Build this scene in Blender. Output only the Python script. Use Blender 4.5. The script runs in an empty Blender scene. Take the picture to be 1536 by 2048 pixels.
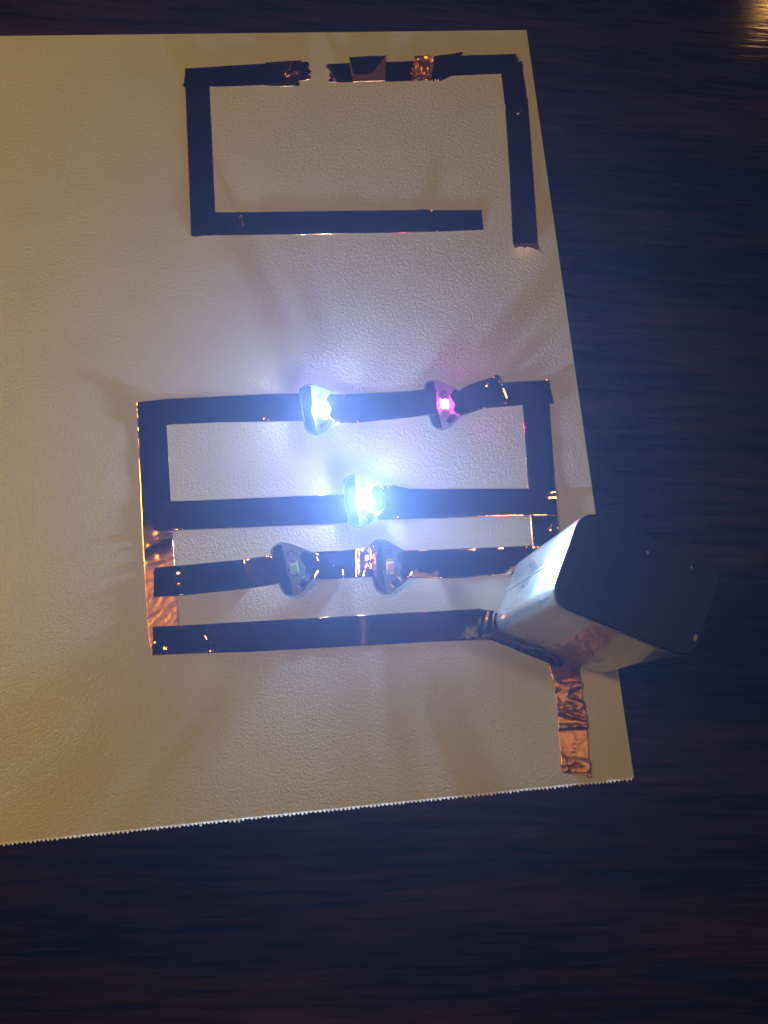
import bpy, bmesh, math, random
import numpy as np
from mathutils import Vector, Matrix, noise

random.seed(7)
MM = 0.001
S = bpy.context.scene
COL = S.collection

# ------------------------------------------------------------------ camera
# phone held 211 mm over the sheet, tilted away from the vertical (world origin = point under the lens)
F_PX, W_PX, H_PX = 2000.0, 1536.0, 2048.0
CAM_H = 211.0
_n = np.array([-208.0, 446.0, 2000.0]); _n /= np.linalg.norm(_n)
_X = np.array([1.0, 0, 0]) - _n[0] * _n; _X /= np.linalg.norm(_X)
_Z = -_n
_Y = np.cross(_Z, _X)

def P(x, y, z=0.0):
    """point of the plane at height z (mm) seen at a place of the photograph -> (x, y) in mm"""
    d = np.array([(x - W_PX / 2) / F_PX, (y - H_PX / 2) / F_PX, 1.0])
    p = d * ((CAM_H - z) / (d @ _n))
    return np.array([p @ _X, p @ _Y])

cam_d = bpy.data.cameras.new("camera")
cam = bpy.data.objects.new("camera", cam_d)
COL.objects.link(cam)
cam_d.sensor_fit = 'VERTICAL'
cam_d.sensor_height = 36.0
cam_d.lens = 36.0 * F_PX / H_PX
cam_d.clip_start = 0.005
cam_d.clip_end = 20.0
def to_world(v):
    return Vector((v @ _X, v @ _Y, v @ _Z))
r = to_world(np.array([1.0, 0, 0])); u = to_world(np.array([0, -1.0, 0])); b = to_world(np.array([0, 0, -1.0]))
cam.matrix_world = Matrix(((r.x, u.x, b.x, 0), (r.y, u.y, b.y, 0), (r.z, u.z, b.z, CAM_H * MM), (0, 0, 0, 1)))
S.camera = cam
S.render.resolution_x, S.render.resolution_y = 768, 1024

# ------------------------------------------------------------------ dark room
w = bpy.data.worlds.new("World"); S.world = w; w.use_nodes = True
bg = w.node_tree.nodes["Background"]
bg.inputs[0].default_value = (1.0, 0.62, 0.45, 1); bg.inputs[1].default_value = 0.006

def lamp(name, kind, loc, energy, color, radius, target=None, **kw):
    d = bpy.data.lights.new(name, kind); o = bpy.data.objects.new(name, d); COL.objects.link(o)
    o.location = Vector(loc) * MM
    d.energy = energy; d.color = color
    if kind in ('POINT', 'SPOT'): d.shadow_soft_size = radius * MM
    for k, v in kw.items(): setattr(d, k, v)
    if target is not None:
        o.rotation_euler = (Vector(target) * MM - o.location).to_track_quat('-Z', 'Y').to_euler()
    return o
# room lamps: a warm table lamp to the left, another one across the room that mirrors in the table's far corner
lamp("warm_lamp_left", 'POINT', (-330, 110, 380), 4.9, (1.0, 0.62, 0.12), 60)
lamp("warm_ceiling_lamp", 'POINT', (340, 45, 1230), 4.4, (1.0, 0.64, 0.28), 30)
T = P(1550, -12); dv = Vector((T[0], T[1], CAM_H))
lamp("warm_lamp_far", 'POINT', Vector((T[0], T[1], 0)) + dv * 4.2, 0.7, (1.0, 0.50, 0.12), 16)

S.view_settings.view_transform = 'Standard'
S.view_settings.look = 'None'
S.view_settings.exposure = -0.18
S.view_settings.gamma = 1.0
S.view_settings.use_curve_mapping = False
S.render.engine = 'CYCLES'
S.cycles.max_bounces = 6
S.cycles.volume_bounces = 0
S.cycles.sample_clamp_indirect = 3.0

# ------------------------------------------------------------------ materials
def new_mat(name):
    m = bpy.data.materials.new(name); m.use_nodes = True
    nt = m.node_tree
    return m, nt, nt.nodes["Principled BSDF"]

def N(nt, t, **kw):
    n = nt.nodes.new(t)
    for k, v in kw.items():
        if k in n.inputs: n.inputs[k].default_value = v
        else: setattr(n, k, v)
    return n

def plain(name, col, rough=0.4, metal=0.0, spec=0.5, coat=0.0, vary=0.08):
    m, nt, p = new_mat(name)
    p.inputs["Base Color"].default_value = (*col, 1)
    p.inputs["Roughness"].default_value = rough
    p.inputs["Metallic"].default_value = metal
    p.inputs["Specular IOR Level"].default_value = spec
    p.inputs["Coat Weight"].default_value = coat
    # faint unevenness so that nothing is perfectly flat
    tc = N(nt, "ShaderNodeTexCoord"); nz = N(nt, "ShaderNodeTexNoise"); nz.inputs["Scale"].default_value = 700
    nt.links.new(tc.outputs["Object"], nz.inputs["Vector"])
    mr = N(nt, "ShaderNodeMapRange"); mr.inputs[3].default_value = max(0.02, rough - vary); mr.inputs[4].default_value = min(1, rough + vary)
    nt.links.new(nz.outputs[0], mr.inputs[0]); nt.links.new(mr.outputs[0], p.inputs["Roughness"])
    return m

def mat_paper():
    m, nt, p = new_mat("card_paper")
    L = nt.links.new
    tc = N(nt, "ShaderNodeTexCoord")
    n1 = N(nt, "ShaderNodeTexNoise"); n1.inputs["Scale"].default_value = 1750; n1.inputs["Detail"].default_value = 3; n1.inputs["Distortion"].default_value = 0.9
    n2 = N(nt, "ShaderNodeTexNoise"); n2.inputs["Scale"].default_value = 60; n2.inputs["Detail"].default_value = 4
    n3 = N(nt, "ShaderNodeTexNoise"); n3.inputs["Scale"].default_value = 2600; n3.inputs["Detail"].default_value = 2
    for n in (n1, n2, n3): L(tc.outputs["Object"], n.inputs["Vector"])
    b0 = N(nt, "ShaderNodeBump"); b0.inputs["Strength"].default_value = 0.25; b0.inputs["Distance"].default_value = 0.00012
    L(n3.outputs[0], b0.inputs["Height"])
    b1 = N(nt, "ShaderNodeBump"); b1.inputs["Strength"].default_value = 0.30; b1.inputs["Distance"].default_value = 0.00055
    L(n1.outputs[0], b1.inputs["Height"]); L(b0.outputs[0], b1.inputs["Normal"])
    L(b1.outputs[0], p.inputs["Normal"])
    cr = N(nt, "ShaderNodeValToRGB")
    cr.color_ramp.elements[0].color = (0.52, 0.51, 0.48, 1); cr.color_ramp.elements[1].color = (0.61, 0.60, 0.57, 1)
    L(n2.outputs[0], cr.inputs[0]); L(cr.outputs[0], p.inputs["Base Color"])
    p.inputs["Roughness"].default_value = 0.31
    p.inputs["Specular IOR Level"].default_value = 0.55
    return m

def mat_table():
    m, nt, p = new_mat("dark_wood")
    L = nt.links.new
    tc = N(nt, "ShaderNodeTexCoord")
    mp = N(nt, "ShaderNodeMapping"); mp.inputs["Scale"].default_value = (60, 900, 900); mp.inputs["Rotation"].default_value = (0, 0, math.radians(-4))
    L(tc.outputs["Object"], mp.inputs[0])
    n1 = N(nt, "ShaderNodeTexNoise"); n1.inputs["Scale"].default_value = 1.0; n1.inputs["Detail"].default_value = 5; n1.inputs["Distortion"].default_value = 0.35
    mp2 = N(nt, "ShaderNodeMapping"); mp2.inputs["Scale"].default_value = (9, 60, 60); mp2.inputs["Rotation"].default_value = (0, 0, math.radians(-4))
    L(tc.outputs["Object"], mp2.inputs[0])
    n2 = N(nt, "ShaderNodeTexNoise"); n2.inputs["Scale"].default_value = 1.0; n2.inputs["Detail"].default_value = 3
    L(mp.outputs[0], n1.inputs["Vector"]); L(mp2.outputs[0], n2.inputs["Vector"])
    mx = N(nt, "ShaderNodeMath", operation='MULTIPLY'); L(n1.outputs[0], mx.inputs[0]); L(n2.outputs[0], mx.inputs[1])
    cr = N(nt, "ShaderNodeValToRGB")
    e = cr.color_ramp.elements
    e[0].position = 0.12; e[0].color = (0.003, 0.0024, 0.0022, 1)
    e[1].position = 0.42; e[1].color = (0.050, 0.027, 0.017, 1)
    L(mx.outputs[0], cr.inputs[0]); L(cr.outputs[0], p.inputs["Base Color"])
    bp = N(nt, "ShaderNodeBump"); bp.inputs["Strength"].default_value = 0.06; bp.inputs["Distance"].default_value = 0.0004
    L(n1.outputs[0], bp.inputs["Height"]); L(bp.outputs[0], p.inputs["Normal"])
    p.inputs["Roughness"].default_value = 0.07
    p.inputs["Specular IOR Level"].default_value = 0.3
    return m

def mat_copper():
    """bright copper foil; the point attribute 'wear' (0 polished, 1 scuffed and crumpled) sets its finish"""
    m, nt, p = new_mat("copper_foil")
    L = nt.links.new
    at = N(nt, "ShaderNodeAttribute", attribute_name="wear")
    tc = N(nt, "ShaderNodeTexCoord")
    p.inputs["Metallic"].default_value = 1.0
    nz = N(nt, "ShaderNodeTexNoise"); nz.inputs["Scale"].default_value = 900; nz.inputs["Detail"].default_value = 4
    L(tc.outputs["Object"], nz.inputs["Vector"])
    nb = N(nt, "ShaderNodeTexNoise"); nb.inputs["Scale"].default_value = 130; nb.inputs["Detail"].default_value = 3
    L(tc.outputs["Object"], nb.inputs["Vector"])
    cr = N(nt, "ShaderNodeValToRGB")
    cr.color_ramp.elements[0].color = (0.82, 0.36, 0.10, 1); cr.color_ramp.elements[1].color = (0.95, 0.50, 0.20, 1)
    L(nb.outputs[0], cr.inputs[0]); L(cr.outputs[0], p.inputs["Base Color"])
    mr = N(nt, "ShaderNodeMapRange"); mr.inputs[3].default_value = 0.06; mr.inputs[4].default_value = 0.50
    L(at.outputs["Fac"], mr.inputs[0]); L(mr.outputs[0], p.inputs["Roughness"])
    # small dents from being pressed down
    vo = N(nt, "ShaderNodeTexVoronoi"); vo.inputs["Scale"].default_value = 150
    L(tc.outputs["Object"], vo.inputs["Vector"])
    md = N(nt, "ShaderNodeMapRange"); md.inputs[1].default_value = 0.0; md.inputs[2].default_value = 0.07; md.inputs[3].default_value = 1.0; md.inputs[4].default_value = 0.0
    L(vo.outputs["Distance"], md.inputs[0])
    b0 = N(nt, "ShaderNodeBump"); b0.inputs["Strength"].default_value = 0.12; b0.inputs["Distance"].default_value = 0.0002
    L(md.outputs[0], b0.inputs["Height"])
    ms = N(nt, "ShaderNodeMath", operation='MULTIPLY_ADD'); ms.inputs[1].default_value = 0.32; ms.inputs[2].default_value = 0.02
    L(at.outputs["Fac"], ms.inputs[0])
    b1 = N(nt, "ShaderNodeBump"); b1.inputs["Distance"].default_value = 0.0004
    L(ms.outputs[0], b1.inputs["Strength"]); L(nz.outputs[0], b1.inputs["Height"]); L(b0.outputs[0], b1.inputs["Normal"])
    L(b1.outputs[0], p.inputs["Normal"])
    return m

def mat_jacket():
    m, nt, p = new_mat("battery_jacket")
    L = nt.links.new
    tc = N(nt, "ShaderNodeTexCoord")
    nz = N(nt, "ShaderNodeTexNoise"); nz.inputs["Scale"].default_value = 260; nz.inputs["Detail"].default_value = 4
    mp = N(nt, "ShaderNodeMapping"); mp.inputs["Scale"].default_value = (1, 1, 0.25)
    L(tc.outputs["Object"], mp.inputs[0]); L(mp.outputs[0], nz.inputs["Vector"])
    mr = N(nt, "ShaderNodeMapRange"); mr.inputs[3].default_value = 0.14; mr.inputs[4].default_value = 0.48
    L(nz.outputs[0], mr.inputs[0]); L(mr.outputs[0], p.inputs["Roughness"])
    p.inputs["Base Color"].default_value = (0.33, 0.38, 0.41, 1)
    p.inputs["Coat Weight"].default_value = 0.8; p.inputs["Coat Roughness"].default_value = 0.06
    p.inputs["Metallic"].default_value = 0.75
    bp = N(nt, "ShaderNodeBump"); bp.inputs["Strength"].default_value = 0.05; bp.inputs["Distance"].default_value = 0.0003
    L(nz.outputs[0], bp.inputs["Height"]); L(bp.outputs[0], p.inputs["Normal"])
    return m

def mat_glow(name, col, strength):
    m, nt, p = new_mat(name)
    p.inputs["Base Color"].default_value = (0.8, 0.8, 0.7, 1)
    p.inputs["Emission Color"].default_value = (*col, 1)
    p.inputs["Emission Strength"].default_value = strength
    return m

M = dict(
    paper=mat_paper(), table=mat_table(), copper=mat_copper(), jacket=mat_jacket(),
    fibre=plain("torn_fibre", (0.82, 0.81, 0.78), 0.9, spec=0.1),
    film=plain("sticker_film", (0.24, 0.26, 0.27), 0.12, spec=0.6, vary=.03),
    pad=plain("pad_metal", (0.50, 0.47, 0.42), 0.13, 1.0, vary=0.0),
    ink=plain("black_ink", (0.03, 0.03, 0.035), 0.5),
    tin=plain("solder_tin", (0.85, 0.84, 0.8), 0.2, 1.0),
    chip=plain("resistor_body", (0.02, 0.02, 0.022), 0.35),
    ceramic=plain("led_substrate", (0.75, 0.76, 0.70), 0.4),
    lens_clear=plain("clear_lens", (0.42, 0.72, 0.38), 0.15, coat=0.5),
    lens_amber=plain("amber_lens", (0.95, 0.42, 0.07), 0.3, coat=0.2),
    glow_white=mat_glow("lit_white_lens", (0.94, 0.97, 1.0), 2200.0),
    glow_pink=mat_glow("lit_pink_lens", (1.0, 0.03, 0.62), 700.0),
    black=plain("black_base", (0.012, 0.012, 0.014), 0.6, spec=0.25),
    rim=plain("crimped_rim", (0.10, 0.11, 0.13), 0.3, 0.6),
    red=plain("red_print", (0.28, 0.07, 0.08), 0.3),
    grey=plain("grey_print", (0.09, 0.10, 0.12), 0.35),
    steel=plain("plated_steel", (0.72, 0.7, 0.66), 0.2, 1.0),
    dust=plain("dust_fleck", (0.25, 0.24, 0.22), 0.8),
)

M["film"].node_tree.nodes["Principled BSDF"].inputs["Alpha"].default_value = 0.6

# ------------------------------------------------------------------ mesh helpers
def mesh_obj(name, verts, faces, mat, parent=None, origin=None, smooth=False):
    """verts in mm (world, or relative to the parent when there is one) -> one mesh object"""
    v = np.asarray(verts, float)
    o0 = np.zeros(3) if origin is None else np.asarray(origin, float)
    me = bpy.data.meshes.new(name)
    me.from_pydata([tuple(p) for p in (v - o0) * MM], [], faces)
    me.validate()
    bm = bmesh.new(); bm.from_mesh(me); bmesh.ops.recalc_face_normals(bm, faces=bm.faces); bm.to_mesh(me); bm.free()
    me.materials.append(M[mat] if isinstance(mat, str) else mat)
    if smooth:
        for f in me.polygons: f.use_smooth = True
    o = bpy.data.objects.new(name, me); COL.objects.link(o)
    o.location = Vector(o0) * MM
    if parent is not None: o.parent = parent
    return o

def tag(o, label, cat, group=None):
    o["label"] = label; o["category"] = cat
    if group: o["group"] = group
    return o

def empty(name, loc, rz=0.0):
    o = bpy.data.objects.new(name, None); COL.objects.link(o)
    o.empty_display_size = 0.005
    o.location = Vector(loc) * MM; o.rotation_euler = (0, 0, rz)
    return o

def slab(poly, z0, z1, bevel=0.0):
    """polygon (n,2) -> thick plate, with a small chamfer round its upper edge"""
    poly = np.asarray(poly, float); n = len(poly)
    rings = [(poly, z0)]
    if bevel > 0:
        c = poly.mean(0)
        d = np.linalg.norm(poly - c, axis=1, keepdims=True)
        rings += [(poly, z1 - bevel), (poly - (poly - c) / d * bevel, z1)]
    else:
        rings += [(poly, z1)]
    v = []; f = []
    for p, z in rings: v += [(x, y, z) for x, y in p]
    for k in range(len(rings) - 1):
        for i in range(n):
            j = (i + 1) % n
            f.append((k * n + i, k * n + j, (k + 1) * n + j, (k + 1) * n + i))
    f.append(tuple(range(n))[::-1]); f.append(tuple((len(rings) - 1) * n + i for i in range(n)))
    return v, f

def ribbon(pts, width, z, h=0.02, closed=False):
    """flat printed stroke along a polyline, raised h over z"""
    pts = np.asarray(pts, float); n = len(pts)
    v = []; f = []
    for i in range(n):
        a = pts[(i - 1) % n] if (closed or i > 0) else pts[i]
        b_ = pts[(i + 1) % n] if (closed or i < n - 1) else pts[i]
        t = b_ - a; t = t / (np.linalg.norm(t) + 1e-9); nn = np.array([-t[1], t[0]]) * width / 2
        for q, zz in ((pts[i] + nn, z), (pts[i] + nn, z + h), (pts[i] - nn, z + h), (pts[i] - nn, z)):
            v.append((q[0], q[1], zz))
    m = n if closed else n - 1
    for i in range(m):
        j = (i + 1) % n
        for k in range(4):
            l = (k + 1) % 4
            f.append((i * 4 + k, j * 4 + k, j * 4 + l, i * 4 + l))
    if not closed:
        f.append((0, 1, 2, 3)); f.append(tuple((n - 1) * 4 + k for k in (3, 2, 1, 0)))
    return v, f

def join(*parts):
    V = []; Fc = []
    for v, f in parts:
        o = len(V); V += list(v); Fc += [tuple(i + o for i in q) for q in f]
    return V, Fc

def box(cx, cy, sx, sy, z0, z1, rot=0.0, bevel=0.0):
    c, s = math.cos(rot), math.sin(rot)
    p = [(cx + x * c - y * s, cy + x * s + y * c) for x, y in ((-sx/2, -sy/2), (sx/2, -sy/2), (sx/2, sy/2), (-sx/2, sy/2))]
    return slab(p, z0, z1, bevel)

def round_rect(hx, hy, rad, seg=8):
    out = []
    for cx, cy, a0 in ((hx - rad, hy - rad, 0), (-hx + rad, hy - rad, 90), (-hx + rad, -hy + rad, 180), (hx - rad, -hy + rad, 270)):
        for i in range(seg + 1):
            a = math.radians(a0 + 90 * i / seg)
            out.append((cx + rad * math.cos(a), cy + rad * math.sin(a)))
    return out

# ------------------------------------------------------------------ setting: table
tb = slab([(-430, -330), (430, -330), (430, 430), (-430, 430)], -24, -0.42, 0.6)
table = mesh_obj("table_top", *tb, "table")
table["kind"] = "structure"
table["label"] = "dark brown wooden table top with fine horizontal grain"

# ------------------------------------------------------------------ the sheet of card
TR, BR = P(1053, 60), P(1267, 1555)
PA = math.atan2(*(P(1053, 60) - P(0, 72))[::-1])
ex = np.array([math.cos(PA), math.sin(PA)]); ey = np.array([-ex[1], ex[0]])
PW, PH = 254.0, float(np.linalg.norm(TR - BR))
sheet = empty("card_sheet", (BR[0], BR[1], 0), PA)
tag(sheet, "large sheet of textured off-white card with a torn perforated lower edge", "card")
# local frame of the sheet: x from -254 to 0, y from 0 to 180, upper face at z = 0
nx, ny = 128, 90
skew = (TR - BR) @ ex
v = []; f = []
def sheet_z(x, y):
    return 0.35 * math.exp(-((y) / 9.0) ** 2) * (0.5 + 0.5 * math.sin(x * 0.021 + 0.6)) + 0.5 * math.exp(-((x + PW) / 20.0) ** 2)
for j in range(ny + 1):
    for i in range(nx + 1):
        x = -PW * (1 - i / nx); y = PH * j / ny
        v.append((x + skew * y / PH, y, sheet_z(x, y)))
nv = len(v)
v += [(x, y, z - 0.34) for x, y, z in v]
for j in range(ny):
    for i in range(nx):
        a = j * (nx + 1) + i
        q = (a, a + 1, a + nx + 2, a + nx + 1)
        f.append(q); f.append(tuple(k + nv for k in q[::-1]))
edge = [i for i in range(nx + 1)] + [j * (nx + 1) + nx for j in range(1, ny + 1)] + [ny * (nx + 1) + i for i in range(nx - 1, -1, -1)] + [j * (nx + 1) for j in range(ny - 1, 0, -1)]
for k in range(len(edge)):
    a, b_ = edge[k], edge[(k + 1) % len(edge)]
    f.append((a, a + nv, b_ + nv, b_))
mesh_obj("card", v, f, "paper", sheet)
# torn perforation: a fringe of little fibrous teeth, lifted where it was ripped
v = []; f = []
pitch = 0.87; x = -PW; rng = random.Random(3)
while x < -0.6:
    wdt = pitch * rng.uniform(0.85, 1.12); dep = rng.uniform(0.42, 0.66) * (1 if rng.random() > .12 else rng.uniform(.4, 1.5)); lift = rng.uniform(0.12, 0.26)
    x1 = min(x + wdt, 0.0)
    pts = [(x, -0.005), (x1, -0.005), (x1 - 0.10 * wdt, -0.22), (x + wdt * rng.uniform(.55, .72), -dep), (x + wdt * rng.uniform(.3, .45), -dep * rng.uniform(.8, 1)), (x + 0.10 * wdt, -0.22)]
    zz = [0.015, 0.015, lift * .45, lift, lift * .9, lift * .45]
    k = len(v)
    z0 = sheet_z(x, 0)
    v += [(px, py, z0 + z) for (px, py), z in zip(pts, zz)] + [(px, py, z0 + z - 0.22) for (px, py), z in zip(pts, zz)]
    f.append(tuple(range(k, k + 6))); f.append(tuple(range(k + 11, k + 5, -1)))
    for i in range(6):
        j = (i + 1) % 6
        f.append((k + i, k + 6 + i, k + 6 + j, k + j))
    x += wdt
te = mesh_obj("torn_edge", v, f, "fibre", sheet)
te["kind"] = "stuff"; te["label"] = "pale fibrous teeth of the torn perforation"

# ------------------------------------------------------------------ layers lying on the card (for draping)
HC = 0.3; HX0, HY0 = -80.0, -45.0
HF = np.zeros((760, 780))           # height (mm) of whatever lies on the card, as a raster
for _i in range(760):
    for _j in range(60, 160):
        q = np.array([HX0 + _i * HC, HY0 + _j * HC]) - BR
        yy = q @ ey
        if yy < 22: HF[_i, _j] = sheet_z(q @ ex, max(0, yy))

def signed_dist(pts, poly):
    n = len(poly); d2 = np.full(len(pts), 1e9); inside = np.zeros(len(pts), bool)
    for i in range(n):
        a, b_ = poly[i], poly[(i + 1) % n]
        ab = b_ - a; ap = pts - a
        t = np.clip((ap @ ab) / (ab @ ab + 1e-12), 0, 1)
        q = ap - t[:, None] * ab
        d2 = np.minimum(d2, (q * q).sum(1))
        c = (a[1] > pts[:, 1]) != (b_[1] > pts[:, 1])
        xi = (b_[0] - a[0]) * (pts[:, 1] - a[1]) / (b_[1] - a[1] + 1e-12) + a[0]
        inside ^= c & (pts[:, 0] < xi)
    d = np.sqrt(d2)
    return np.where(inside, d, -d)

def add_points(pts, z):
    i = np.clip(np.round((pts[:, 0] - HX0) / HC).astype(int), 1, 758); j = np.clip(np.round((pts[:, 1] - HY0) / HC).astype(int), 1, 778)
    for di in (0, -1, 1):
        np.maximum.at(HF, (i + di, j), z)
    for dj in (-1, 1):
        np.maximum.at(HF, (i, j + dj), z)

def add_plate(poly, fz):
    lo, hi = poly.min(0), poly.max(0)
    gx, gy = np.meshgrid(np.arange(lo[0], hi[0], HC), np.arange(lo[1], hi[1], HC), indexing='ij')
    q = np.stack([gx.ravel(), gy.ravel()], 1); q = q[signed_dist(q, poly) > 0]
    add_points(q, fz(q))

def drape(pts, slope=0.24, rad=18):
    i0 = int((pts[:, 0].min() - HX0) / HC) - rad - 2; i1 = int((pts[:, 0].max() - HX0) / HC) + rad + 3
    j0 = int((pts[:, 1].min() - HY0) / HC) - rad - 2; j1 = int((pts[:, 1].max() - HY0) / HC) + rad + 3
    i0, j0 = max(0, i0), max(0, j0); i1, j1 = min(760, i1), min(780, j1)
    src = np.pad(HF[i0:i1, j0:j1], rad, mode='edge'); ni, nj = i1 - i0, j1 - j0
    out = np.zeros((ni, nj))
    for a in range(-rad, rad + 1):
        for c in range(-rad, rad + 1):
            d = math.hypot(a, c)
            if d <= rad: out = np.maximum(out, src[rad + a:rad + a + ni, rad + c:rad + c + nj] - slope * HC * d)
    for _ in range(3):
        o2 = np.pad(out, 1, mode='edge')
        out = (o2[:-2, 1:-1] + o2[2:, 1:-1] + o2[1:-1, :-2] + o2[1:-1, 2:] + 2 * out) / 6
    out = np.maximum(out, HF[i0:i1, j0:j1])
    u_ = np.clip((pts[:, 0] - HX0) / HC - i0, 0, ni - 1.001); v_ = np.clip((pts[:, 1] - HY0) / HC - j0, 0, nj - 1.001)
    iu, iv = u_.astype(int), v_.astype(int); fu, fv = u_ - iu, v_ - iv
    return out[iu, iv] * (1 - fu) * (1 - fv) + out[iu + 1, iv] * fu * (1 - fv) + out[iu, iv + 1] * (1 - fu) * fv + out[iu + 1, iv + 1] * fu * fv

# ------------------------------------------------------------------ copper tape
TAPE_T = 0.07
def resample(poly, n):
    p = np.array([P(*q) for q in poly]); seg = np.linalg.norm(np.diff(p, axis=0), axis=1)
    s = np.concatenate([[0], np.cumsum(seg)]); s /= s[-1]
    t = np.linspace(0, 1, n)
    return np.stack([np.interp(t, s, p[:, 0]), np.interp(t, s, p[:, 1])], 1), s

def tape(label, A, B, wear=None, crumple=None, ridges=(), jag=(0.12, 0.12), lift=None, edge=0.10, seed=0, drape_on=True, base=0.09, name="copper_tape", parent=None, group="copper tape strips stuck on the card", step=0.34):
    """A and B: the two long edges of a strip as seen in the photo (same order); wear/crumple: functions or numbers over t in 0..1"""
    pa = np.array([P(*q) for q in A]); L = np.linalg.norm(np.diff(pa, axis=0), axis=1).sum()
    n = max(6, int(L / step)); m = 18
    a, _ = resample(A, n); b_, _ = resample(B, n)
    s = np.linspace(0, 1, m)
    # pull the last columns towards the very edge so that the curled rim is thin
    s = 0.5 - 0.5 * np.cos(s * math.pi) * (0.55 + 0.45 * np.abs(np.cos(s * math.pi)))
    t = np.linspace(0, 1, n)
    Tt, Ss = np.meshgrid(t, s, indexing='ij')
    pts = a[:, None, :] * (1 - Ss[..., None]) + b_[:, None, :] * Ss[..., None]
    dirv = np.gradient((a + b_) / 2, axis=0); dirv /= np.linalg.norm(dirv, axis=1, keepdims=True)
    # ragged cut ends
    for i in range(n):
        for j in range(m):
            e0 = max(0, 1 - t[i] * L / 2.0); e1 = max(0, 1 - (1 - t[i]) * L / 2.0)
            if e0 > 0 or e1 > 0:
                q0 = noise.noise((s[j] * 5.3, seed * 3.1, 1.7)) + 0.5 * noise.noise((s[j] * 14, seed, 4.2))
                q1 = noise.noise((s[j] * 5.3, seed * 2.3, 8.7)) + 0.5 * noise.noise((s[j] * 14, seed, 9.2))
                pts[i, j] += dirv[i] * (jag[0] * e0 * q0 + jag[1] * e1 * q1) * 1.5
    flat = pts.reshape(-1, 2)
    z = (drape(flat) if drape_on else np.zeros(len(flat))) + base
    z = z.reshape(n, m)
    fw = (lambda x, y: 0.0) if wear is None else (wear if callable(wear) else (lambda x, y: wear))
    fc = (lambda x, y: 0.0) if crumple is None else (crumple if callable(crumple) else (lambda x, y: crumple))
    W = np.zeros((n, m))
    for i in range(n):
        for j in range(m):
            x, y = pts[i, j]
            al = t[i] * L; ac = s[j] * 6.3
            W[i, j] = fw(t[i], s[j])
            c = fc(t[i], s[j])
            lo = noise.noise((al * 0.11 + seed * 5, ac * 0.10, seed * 1.3))
            z[i, j] += 0.018 * lo
            side = abs(2 * s[j] - 1) ** 14
            z[i, j] += edge * side * max(0.0, noise.noise((al * 0.23 + seed, 0.7 + 3 * (s[j] > .5), seed)) + 0.25)
            if j in (0, m - 1): z[i, j] -= 0.085
            ends = max(0.0, 1 - min(al, L - al) / 2.2)
            c = c + 0.045 * ends
            if c > 0:
                r1 = 1 - abs(noise.noise((al * 0.75 + 0.5 * noise.noise((al * .3, ac * .3, seed)), ac * 0.26, seed * 1.9)))
                r2 = 1 - abs(noise.noise((al * 1.3 + ac * 0.35, ac * 0.55 - al * .3, seed * 2.9 + 4)))
                z[i, j] += c * (0.62 * r1 ** 3 + 0.38 * r2 ** 3)
    for q0, q1, wd, hh in ridges:
        q0 = P(*q0); q1 = P(*q1); d = q1 - q0
        ap = flat - q0; tt = np.clip((ap @ d) / (d @ d), 0, 1)
        dist = np.linalg.norm(ap - tt[:, None] * d, axis=1)
        z += (hh * np.exp(-(dist / wd) ** 2)).reshape(n, m)
    if lift is not None:
        ln, hh = lift
        x = np.clip((Tt * L - (L - ln)) / ln, 0, 1)
        z += hh * x ** 2 * (0.75 + 0.35 * np.sin(Ss * 5 + 0.6))
    top = np.dstack([pts, z]).reshape(-1, 3)
    org = top.mean(0); org[2] = 0
    k = n * m
    V = np.concatenate([top, top - [0, 0, TAPE_T * 0.6]])
    Fc = []
    for i in range(n - 1):
        for j in range(m - 1):
            q = (i * m + j, i * m + j + 1, (i + 1) * m + j + 1, (i + 1) * m + j)
            Fc.append(q); Fc.append(tuple(x + k for x in q[::-1]))
    rim = [j for j in range(m)] + [i * m + m - 1 for i in range(1, n)] + [(n - 1) * m + j for j in range(m - 2, -1, -1)] + [i * m for i in range(n - 2, 0, -1)]
    for i in range(len(rim)):
        p0, p1 = rim[i], rim[(i + 1) % len(rim)]
        Fc.append((p0, p0 + k, p1 + k, p1))
    o = mesh_obj(name, V, Fc, "copper", None, org, smooth=True)
    at = o.data.attributes.new("wear", 'FLOAT', 'POINT')
    at.data.foreach_set("value", np.concatenate([W.ravel(), W.ravel()]))
    o.data.set_sharp_from_angle(angle=math.radians(50))
    add_points(flat, z.ravel() + 0.02)
    if parent is not None:
        o.parent = parent; o.matrix_parent_inverse = Matrix.Translation(-parent.location)
    elif label:
        tag(o, label, "tape", group)
    return o

# ---- upper, unfinished circuit
tape("straight copper tape running down the left side of the upper circuit", [(370, 168), (382, 473)], [(419, 165), (433, 470)], seed=2, jag=(.1, .25))
tape("long copper tape along the bottom of the upper circuit, its right end loose", [(386, 431), (432, 425), (740, 421), (828, 420), (962, 420)], [(386, 473), (434, 471), (620, 469), (874, 464), (967, 460)],
     ridges=[((476, 424), (483, 457), .3, .42), ((842, 418), (860, 424), .5, .25), ((592, 440), (594, 443), .3, .16), ((876, 440), (874, 462), .2, .12)], seed=3)
tape("copper tape at the top left corner of the upper circuit", [(371, 137), (530, 127), (616, 124)], [(367, 176), (530, 171), (621, 160)], seed=1, jag=(.15, .55), crumple=lambda t, s: .22 * max(0, (t - .86) / .14), wear=lambda t, s: .25 if t > .88 else 0)
tape("short wrinkled copper patch on the left of the gap in the upper circuit", [(531, 126), (572, 123), (600, 122)], [(527, 172), (560, 173), (597, 173)], seed=4, jag=(.1, .5),
     ridges=[((577, 125), (572, 150), .35, .45), ((572, 150), (602, 144), .3, .4), ((536, 165), (572, 152), .25, .3)], crumple=lambda t, s: .3 * max(0, (t - .6) / .4), wear=lambda t, s: .3 * (t > .6))
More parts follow.
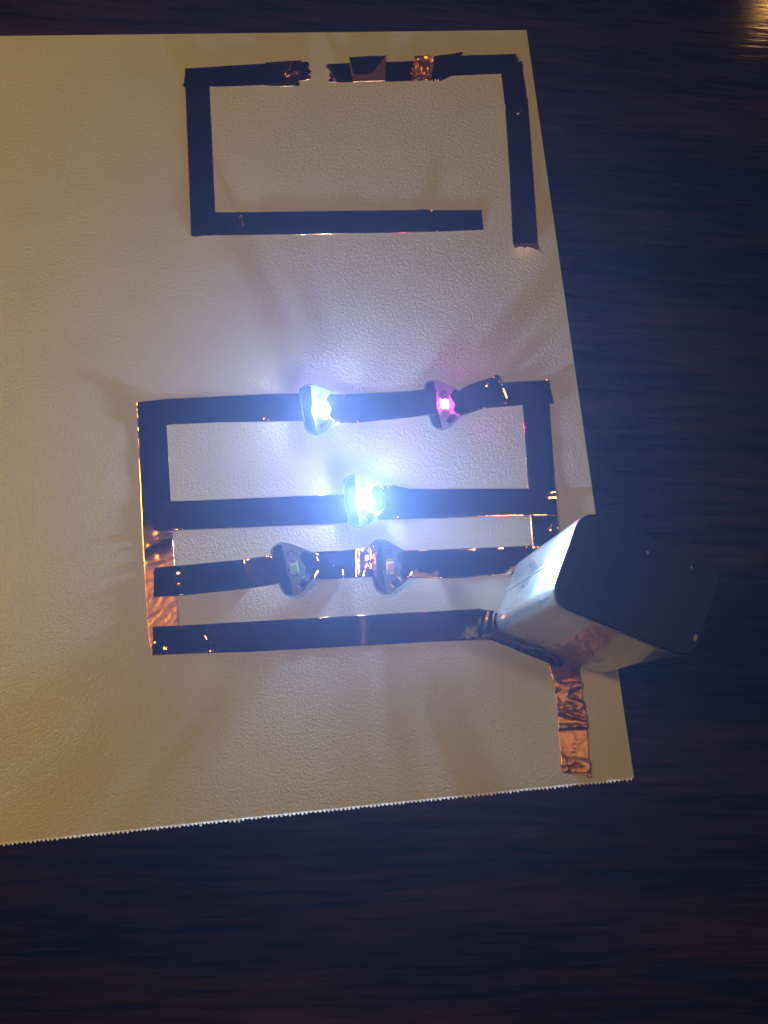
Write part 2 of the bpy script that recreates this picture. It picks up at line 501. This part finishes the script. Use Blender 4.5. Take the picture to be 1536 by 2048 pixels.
tape("copper tape at the upper right whose torn left end faces the gap", [(650, 129), (700, 126), (860, 121)], [(660, 166), (780, 164), (880, 160)], seed=5, jag=(.7, .1), crumple=lambda t, s: .35 * max(0, (.10 - t) / .10), wear=lambda t, s: .3 * (t < .06),
     ridges=[((655, 140), (665, 160), .3, .3)])
t5 = tape("folded copper patch with a turned-over flap on the upper circuit", [(698, 117), (771, 115)], [(706, 165), (770, 163)], seed=6, wear=.75, crumple=.06)
tape(None, [(698, 116), (735, 114), (772, 113)], [(707, 153), (728, 152), (743, 149)], seed=16, base=0.22, name="turned_flap", parent=t5, jag=(.1, .1))
tape("copper tape across the top right of the upper circuit", [(880, 113), (929, 111), (1033, 108)], [(880, 153), (1002, 148), (1042, 132)], seed=8, jag=(.1, .5), crumple=lambda t, s: .25 * max(0, (t - .95) / .05), wear=lambda t, s: .5 * (t > .97))
tape("copper tape down the right side of the upper circuit with a curled loose end", [(1000, 130), (1010, 216), (1019, 353), (1026, 503)], [(1043, 124), (1056, 200), (1067, 353), (1077, 501)], seed=9, lift=(3.0, 2.0), jag=(.2, .5),
     ridges=[((1008, 213), (1036, 223), .45, .6)], wear=lambda t, s: (.9 if t > .965 else 0))
tape("tilted copper tape bridging the top of the upper circuit beside the crumpled patch", [(842, 117), (890, 110), (925, 104)], [(845, 161), (880, 163), (904, 152)], seed=7, jag=(.1, .3), crumple=lambda t, s: .12 * (t < .5))
tape("small crumpled golden copper patch on the upper circuit", [(828, 116), (868, 119)], [(822, 164), (864, 159)], seed=11, wear=.6, crumple=1.1, jag=(.6, .6), step=.24)

# ---- lower circuit: strips that lie under the stickers and the others
tape("copper tape from the top left corner of the lower circuit to the white light", [(274, 804), (333, 798), (533, 788), (622, 786)], [(276, 850), (333, 850), (435, 845), (624, 842)], seed=12, ridges=[((541, 802), (531, 838), .28, .42), ((348, 843), (349, 850), .2, .2)])
L1w = lambda t, s: min(1.0, max(0.0, (t - .60) / .10)) * .95 + .45 * min(1, max(0, (t - .47) / .06)) * (t < .60)
tape("copper tape down the left side of the lower circuit, scuffed bright orange near its foot", [(273, 806), (286, 1112), (297, 1276), (302, 1309)], [(331, 804), (345, 1060), (355, 1214), (358, 1262)], seed=13, wear=lambda t, s: min(1, L1w(t, s)),
     crumple=lambda t, s: .10 * max(0, 1 - abs(t - .02) / .03) + (.26 if t > .46 else 0) * (1 if t > .7 else s), ridges=[((287, 806), (325, 808), .4, .25), ((318, 1067), (345, 1062), .7, .2), ((320, 1113), (348, 1111), .8, .22), ((300, 1090), (330, 1083), .5, .18), ((296, 1125), (330, 1122), .5, .16)], jag=(.2, .6))
tape("copper tape down the right side of the lower circuit towards the battery", [(1043, 780), (1056, 977), (1065, 1090), (1074, 1180)], [(1097, 780), (1105, 890), (1116, 1045), (1128, 1180)], seed=14,
     ridges=[((1095, 985), (1112, 982), .4, .3), ((1100, 1052), (1114, 1045), .5, .45), ((1078, 845), (1098, 838), .3, .12)], crumple=lambda t, s: .12 * (t > .62) * s)
tape("wrinkled dull copper tape sticking out below the battery", [(1083, 1240), (1097, 1330), (1107, 1373), (1114, 1421), (1122, 1545)], [(1142, 1240), (1158, 1345), (1165, 1395), (1173, 1428), (1180, 1556)], seed=15, wear=.78, crumple=lambda t, s: .7 if (.1 < t < .62 or t > .9) else .25, jag=(.1, .3), edge=.15,
     ridges=[((1114, 1455), (1174, 1452), .35, .4), ((1112, 1424), (1172, 1440), .4, .45), ((1107, 1380), (1165, 1372), .5, .35)])
tape("copper tape from the left rail to the brightest white light", [(288, 1008), (341, 1003), (673, 989), (697, 989)], [(309, 1062), (344, 1061), (676, 1047), (697, 1046)], seed=17, jag=(.2, .1))
tape("copper tape from the brightest white light to the right rail", [(752, 980), (820, 978), (1046, 977), (1111, 979)], [(756, 1040), (820, 1038), (1060, 1032), (1112, 1031)], seed=18)
tape("copper tape along the bottom of the lower circuit from the left rail to the battery", [(306, 1254), (358, 1251), (500, 1243), (798, 1226), (957, 1218), (985, 1222)], [(305, 1311), (361, 1308), (500, 1304), (860, 1284), (976, 1279), (985, 1279)], seed=19, lift=(9.0, .6),
     wear=lambda t, s: .22 * math.exp(-((t - .612) / .012) ** 2), edge=.16)
tape("smooth copper patch with a raised end at the bottom left corner of the lower circuit", [(310, 1253), (360, 1252), (415, 1260)], [(308, 1310), (370, 1308), (433, 1303)], seed=20, ridges=[((315, 1286), (410, 1281), .5, .34), ((416, 1262), (430, 1300), .5, .95), ((320, 1300), (400, 1299), .5, .12)], jag=(.15, .2))
tape("copper tape turning diagonally under the battery corner", [(955, 1217), (1000, 1229), (1150, 1290)], [(946, 1276), (985, 1281), (1118, 1336)], seed=21, ridges=[((972, 1222), (964, 1262), .25, .3)], jag=(.1, .1), crumple=lambda t, s: .12 * (t < .18))

# ------------------------------------------------------------------ light stickers
def zs(x, y):  # place in an enlarged view of the sticker that shows best -> mm relative to its light
    return P(700 + x / 7.68, 1060 + y / 7.68) - P(779, 1137)
ZL = lambda pts: np.array([zs(*p) for p in pts])
R0 = math.radians(5.3)
OUT = ZL([(290, 260), (330, 208), (390, 172), (450, 160), (520, 170), (600, 203), (700, 260), (815, 325), (900, 385), (955, 470), (965, 560), (950, 660), (890, 755), (800, 840), (690, 930), (610, 980), (540, 998), (470, 988), (400, 950), (360, 880), (345, 800), (320, 600), (300, 420)])
PAD1 = ZL([(312, 300), (350, 228), (420, 192), (468, 205), (475, 300), (492, 500), (480, 600), (505, 700), (522, 800), (538, 970), (470, 962), (412, 925), (378, 850), (360, 760), (335, 560)])
PAD2 = ZL([(765, 345), (810, 345), (885, 400), (935, 480), (945, 560), (930, 650), (870, 730), (795, 740), (745, 680), (775, 580), (725, 490), (705, 425)])
FT = 0.26   # film thickness

def arc(cx, cy, rx, ry, a0, a1, n=14):
    return [(cx + rx * math.cos(math.radians(a0 + (a1 - a0) * i / (n - 1))), cy + ry * math.sin(math.radians(a0 + (a1 - a0) * i / (n - 1)))) for i in range(n)]

def sticker(label, px, py, rot, z, lens, mark, tilt=(0, 0), lens_off=0.0):
    c = P(px, py)
    root = empty("light_sticker", (c[0], c[1], z))
    root.rotation_euler = (tilt[0], tilt[1], rot)
    tag(root, label, "light sticker", "light stickers on the lower circuit")
    mesh_obj("film", *slab(OUT, 0, FT, 0.05), "film", root)
    mesh_obj("contact_pad", *slab(PAD1, FT - .02, FT + .03), "pad", root)
    mesh_obj("contact_pad", *slab(PAD2, FT - .02, FT + .03), "pad", root)
    # the light itself: ceramic body, two soldered ends and a lens block
    lc = zs(606, 585); la = math.radians(3)
    led = mesh_obj("light_body", *box(lc[0], lc[1], 1.55, 2.9, FT, FT + .38, la, .04), "ceramic", root)
    for sy in (1, -1):
        mesh_obj("solder_end", *box(lc[0] + 0.03 * sy, lc[1] + sy * 1.42, 1.5, .75, FT, FT + .5, la, .12), "tin", led)
    mesh_obj("lens", *box(lc[0], lc[1], 1.5, 1.75, FT + .37, FT + .85, la, .10), lens, led)
    rc = zs(692, 822); ra = math.radians(42)
    res = mesh_obj("resistor", *box(rc[0], rc[1], 2.3, 1.15, FT, FT + .42, ra, .04), "chip", root)
    for sx in (1, -1):
        mesh_obj("end_cap", *box(rc[0] + sx * 1.12 * math.cos(ra), rc[1] + sx * 1.12 * math.sin(ra), .42, 1.2, FT, FT + .47, ra, .06), "tin", res)
    d = zs(510, 595)
    mesh_obj("plus_mark", *join(ribbon([d + [-.42, 0], d + [.42, 0]], .3, FT), ribbon([d + [0, -.42], d + [0, .42]], .3, FT + .003)), "ink", root)
    m0 = zs(585, 360)
    if mark == 'C':
        st = [ribbon([m0 + p for p in np.array(arc(0, 0, .72, .62, -15, 215))], .26, FT)]
    elif mark == 'P':
        st = [ribbon([m0 + p for p in np.array([(-.75, .5), (.55, .5), (.55, -.3), (.25, -.55), (-.05, -.3), (-.05, .45)])], .2, FT)]
    elif mark == 'o':
        st = [ribbon([m0 + [.35, -.3] + p for p in np.array(arc(0, 0, .4, .42, 0, 340))], .2, FT, closed=True),
              ribbon([m0 + p for p in np.array([(-.8, -.75), (-.35, -.35), (-.3, -.85), (-.8, -.75)])], .18, FT)]
    else:
        st = [ribbon([m0 + p for p in np.array([(.75, .55), (-.55, .1), (.35, -.45)])], .34, FT)]
    mesh_obj("printed_mark", *join(*st), "ink", root)
    # layer under later tape ends
    rt = Matrix.Rotation(rot, 2)
    poly = np.array([np.array(rt @ Vector(p)) for p in OUT]) + c
    add_plate(poly, lambda q: np.full(len(q), z + FT + .06) + (q - c) @ np.array([-math.sin(rot), math.cos(rot)]) * math.tan(tilt[0]))
    return root, led, lc

def sticker_light(root, lc, side_w, up_w, col, h, cone=104, size=.7, soft=.35, core=0.0):
    """what the lit lens gives off: a wide weak spill to the sides and a strong beam upwards"""
    for nm, kind, e in (("side_glow", 'POINT', side_w), ("core_glow", 'POINT', core), ("beam", 'SPOT', up_w)):
        if e <= 0: continue
        d = bpy.data.lights.new(nm, kind); o = bpy.data.objects.new(nm, d); COL.objects.link(o)
        d.energy = e; d.color = col; d.shadow_soft_size = (0.2 if nm == "core_glow" else size) * MM
        if nm == 'side_glow':     # falloff set gentler than physical so the spill reaches far over the card
            d.use_nodes = True
            em = d.node_tree.nodes["Emission"]; lf = d.node_tree.nodes.new("ShaderNodeLightFalloff")
            lf.inputs["Strength"].default_value = 1.0 / 0.022; lf.inputs["Smooth"].default_value = 9e-4
            d.node_tree.links.new(lf.outputs["Linear"], em.inputs["Strength"])
        o.location = Vector((lc[0], lc[1], FT + (1.15 if nm == "core_glow" else h))) * MM
        if kind == 'SPOT':
            d.spot_size = math.radians(cone); d.spot_blend = soft
            o.rotation_euler = (math.pi, 0, 0)
        o.parent = root

COOL = (0.45, 0.68, 1.0)
s1, l1, c1 = sticker("lit white light sticker at the top of the lower circuit, left of the pink one", 640, 822, math.radians(2), 0.55, "glow_white", '<')
sticker_light(s1, c1, 0.05, 0.38, COOL, 1.0, core=.002)
s2, l2, c2 = sticker("light sticker glowing pink at the top of the lower circuit", 888, 812, math.radians(3), 0.35, "glow_pink", 'o')
sticker_light(s2, c2, 0.0004, 0.012, (1.0, 0.02, 0.62), 1.1, core=.0008)
s3, l3, c3 = sticker("brightest white light sticker, in the middle of the lower circuit", 727, 1005, math.radians(0), 0.45, "glow_white", '<')
sticker_light(s3, c3, 0.19, 0.80, COOL, 1.4, core=.003)
s4, l4, c4 = sticker("unlit clear light sticker, left of the unlit amber one", 589, 1140, math.radians(9.5), 1.15, "lens_clear", 'C', tilt=(math.radians(2), 0))
s5, l5, c5 = sticker("unlit light sticker with an amber lens beside the battery side of its row", 779, 1137, math.radians(0), 1.15, "lens_amber", 'P', tilt=(math.radians(2), 0))
s5["label"] = "unlit light sticker with an amber lens, right of the unlit clear one"

# ---- tape ends that go over the stickers
tape("short copper tape between the white and the pink light stickers", [(668, 792), (716, 788), (849, 781), (872, 781)], [(672, 849), (700, 847), (849, 832), (870, 831)], seed=22, crumple=lambda t, s: .28 * max(0, (.16 - t) / .16), wear=lambda t, s: .25 * (t < .1), jag=(.4, .1))
tape("copper tape at the top right corner of the lower circuit", [(975, 768), (1004, 765), (1097, 760)], [(968, 817), (1030, 812), (1107, 807)], seed=24, ridges=[((1094, 761), (1100, 768), .3, .4)])
tape("tilted copper tape with creases, right of the pink light sticker", [(906, 788), (937, 770), (997, 749)], [(920, 833), (964, 818), (1016, 806)], seed=23, ridges=[((972, 767), (984, 798), .25, .3), ((990, 752), (999, 764), .5, .5), ((1006, 776), (1018, 806), .3, .3)], jag=(.1, .2))
tape("small copper patch pressed over the right side of the brightest sticker", [(765, 974), (788, 971), (816, 977)], [(772, 1036), (790, 1036), (818, 1039)], seed=25, crumple=.10, jag=(.3, .2))
tape("copper tape from the left rail to the unlit clear light sticker", [(309, 1136), (349, 1132), (538, 1114), (568, 1110)], [(307, 1195), (354, 1192), (510, 1176), (566, 1168)], seed=26, ridges=[((538, 1114), (545, 1131), .25, .2)], crumple=lambda t, s: .08 * (t > .93), edge=.16)
tape("short copper tape between the two unlit light stickers, crumpled at its right end", [(620, 1107), (700, 1100), (752, 1097)], [(620, 1161), (700, 1157), (753, 1155)], seed=27, wear=lambda t, s: .35 * (.72 < t < .86) + .3 * (t > .93), crumple=lambda t, s: .45 if .72 < t < .88 else (.3 if t > .92 else .02), edge=.18, ridges=[((624, 1110), (665, 1130), .25, .2)])
tape("copper tape from the unlit amber light sticker to under the battery", [(806, 1103), (900, 1098), (1066, 1091), (1112, 1088)], [(804, 1158), (900, 1157), (1017, 1150), (1115, 1142)], seed=28, ridges=[((978, 1140), (984, 1150), .3, .15)], edge=.16)

# ------------------------------------------------------------------ battery standing on its snap terminals
BA = math.radians(-21.8)
bat = empty("block_battery", (59.4, 24.85, 0), BA)
tag(bat, "rectangular metal block battery standing terminals down across the right edge of the card", "battery")
HX, HY, RAD = 13.25, 8.75, 3.3
Z0, Z1 = 2.7, 49.2
rings = []
def ring(inset, z, rad): rings.append((round_rect(HX - inset, HY - inset, max(.4, rad - inset), 10), z))
ring(1.6, Z0, RAD); ring(.55, Z0 + .05, RAD); ring(.12, Z0 + .55, RAD); ring(0, Z0 + 1.3, RAD)
for k in range(1, 12): ring(0, Z0 + 1.3 + (Z1 - 2.9 - Z0 - 1.3) * k / 12, RAD)
ring(0, Z1 - 2.9, RAD); ring(.03, Z1 - 1.2, RAD); ring(.12, Z1 - .55, RAD); ring(.45, Z1 - .2, RAD); ring(1.25, Z1 - .1, RAD)
nr = len(rings[0][0]); v = []; f = []
for p, z in rings: v += [(x, y, z) for x, y in p]
for k in range(len(rings) - 1):
    for i in range(nr):
        j = (i + 1) % nr
        f.append((k * nr + i, k * nr + j, (k + 1) * nr + j, (k + 1) * nr + i))
# rolled lip turning down to the recessed base plate
for ins, z in ((1.6, Z1 - .05), (1.75, Z1 - .5)):
    p = round_rect(HX - ins, HY - ins, max(.4, RAD - ins), 10); k = len(v)
    v += [(x, y, z) for x, y in p]
    for i in range(nr):
        j = (i + 1) % nr
        f.append((k - nr + i, k - nr + j, k + j, k + i))
jk = mesh_obj("jacket", v, f, "jacket", bat, smooth=True)
jk.data.set_sharp_from_angle(angle=math.radians(60))
# lapped seam down the middle of the short side
v, f = slab([(-HX - .14, -.2), (-HX + .3, -.2), (-HX + .3, .75), (-HX - .14, .62)], Z0 + 1.4, Z1 - 3.0, 0)
mesh_obj("seam", v, f, "jacket", jk)
mesh_obj("base_cap", *slab(round_rect(HX - .06, HY - .06, RAD + .5, 10), Z1 - .35, Z1 + .22, .3), "black", bat)
mesh_obj("terminal_plate", *slab(round_rect(HX - 1.7, HY - 1.7, RAD - 1.7, 6), Z0 - .25, Z0 + .3), "black", bat)
for sx, r_, sg in ((-1, 2.85, 20), (1, 4.0, 6)):
    pr = [(r_ * .9, Z0 - .2), (r_ * .82, 1.8), (r_, .9), (r_ * .96, .42), (r_ * .6, .36)]
    v = []; f = []
    for rr, z in pr: v += [(sx * 6.35 + rr * math.cos(2 * math.pi * i / sg), rr * math.sin(2 * math.pi * i / sg), z) for i in range(sg)]
    for k in range(len(pr) - 1):
        for i in range(sg):
            j = (i + 1) % sg
            f.append((k * sg + i, k * sg + j, (k + 1) * sg + j, (k + 1) * sg + i))
    f.append(tuple(range(sg))); f.append(tuple((len(pr) - 1) * sg + i for i in range(sg)))
    o = mesh_obj("snap_terminal", v, f, "steel", bat)
    o["label"] = "wide snap socket terminal" if sx > 0 else "round snap stud terminal"
# printing on the long side: nested swirls and rows too small to read
def on_face(pts, width, h=.02):
    V_, F_ = ribbon(pts, width, 0, h)
    return [(x, -HY - zz - .004, y) for x, y, zz in V_], F_
def swirl(cx, cy, rx, ry, a0, a1, wd): return on_face(arc(cx, cy, rx, ry, a0, a1, 20), wd)
mesh_obj("printed_swirl", *join(swirl(0.2, 13.5, 6.6, 6.0, 175, 330, 1.0), swirl(0.6, 14.3, 5.4, 4.6, 170, 320, .45)), "red", jk)
mesh_obj("printed_swirl", *join(swirl(-.1, 13.2, 7.6, 7.0, 170, 335, .28)), "grey", jk)
rows = []
rg = random.Random(5)
for k in range(5):
    x = -2.5 + .2 * k
    while x < 6.5:
        l = rg.uniform(.5, 1.6); rows.append(on_face([(x, 15.2 + k * 1.5), (x + l, 15.2 + k * 1.5)], .55)); x += l + rg.uniform(.25, .5)
mesh_obj("printed_rows", *join(*rows), "grey", jk)
for (x, y, r_) in ((-.2, 5.6, .22), (7.7, 6.2, .18)):
    mesh_obj("dust_fleck", *slab([(x + r_ * math.cos(a) * (1 + .4 * math.sin(3 * a)), y + 1.5 * r_ * math.sin(a)) for a in np.linspace(0, 2 * math.pi, 8)[:-1]], Z1 + .2, Z1 + .3), "dust", bat)
x, y = 12.0, -4.9
mesh_obj("dust_fleck", *slab([(x + .35 * math.cos(a), y + .62 * math.sin(a)) for a in np.linspace(0, 2 * math.pi, 9)[:-1]], Z1 + .2, Z1 + .5, .1), "dust", bat)

# ------------------------------------------------------------------ haze volume added to stand in for lens glare round the lights
hz, nt, p = new_mat("glare_haze")
nt.nodes.remove(p)
pv = N(nt, "ShaderNodeVolumePrincipled")
pv.inputs["Color"].default_value = (0.36, 0.50, 1.0, 1)
pv.inputs["Density"].default_value = 0.155
pv.inputs["Anisotropy"].default_value = 0.81
nt.links.new(pv.outputs[0], nt.nodes["Material Output"].inputs["Volume"])
M["haze"] = hz
hv = slab([(-450, -350), (450, -350), (450, 450), (-450, 450)], -60, 230)
ho = mesh_obj("haze", *hv, "haze")
ho["kind"] = "stuff"; ho["label"] = "thin bluish haze added to imitate lens glare round the lit stickers"
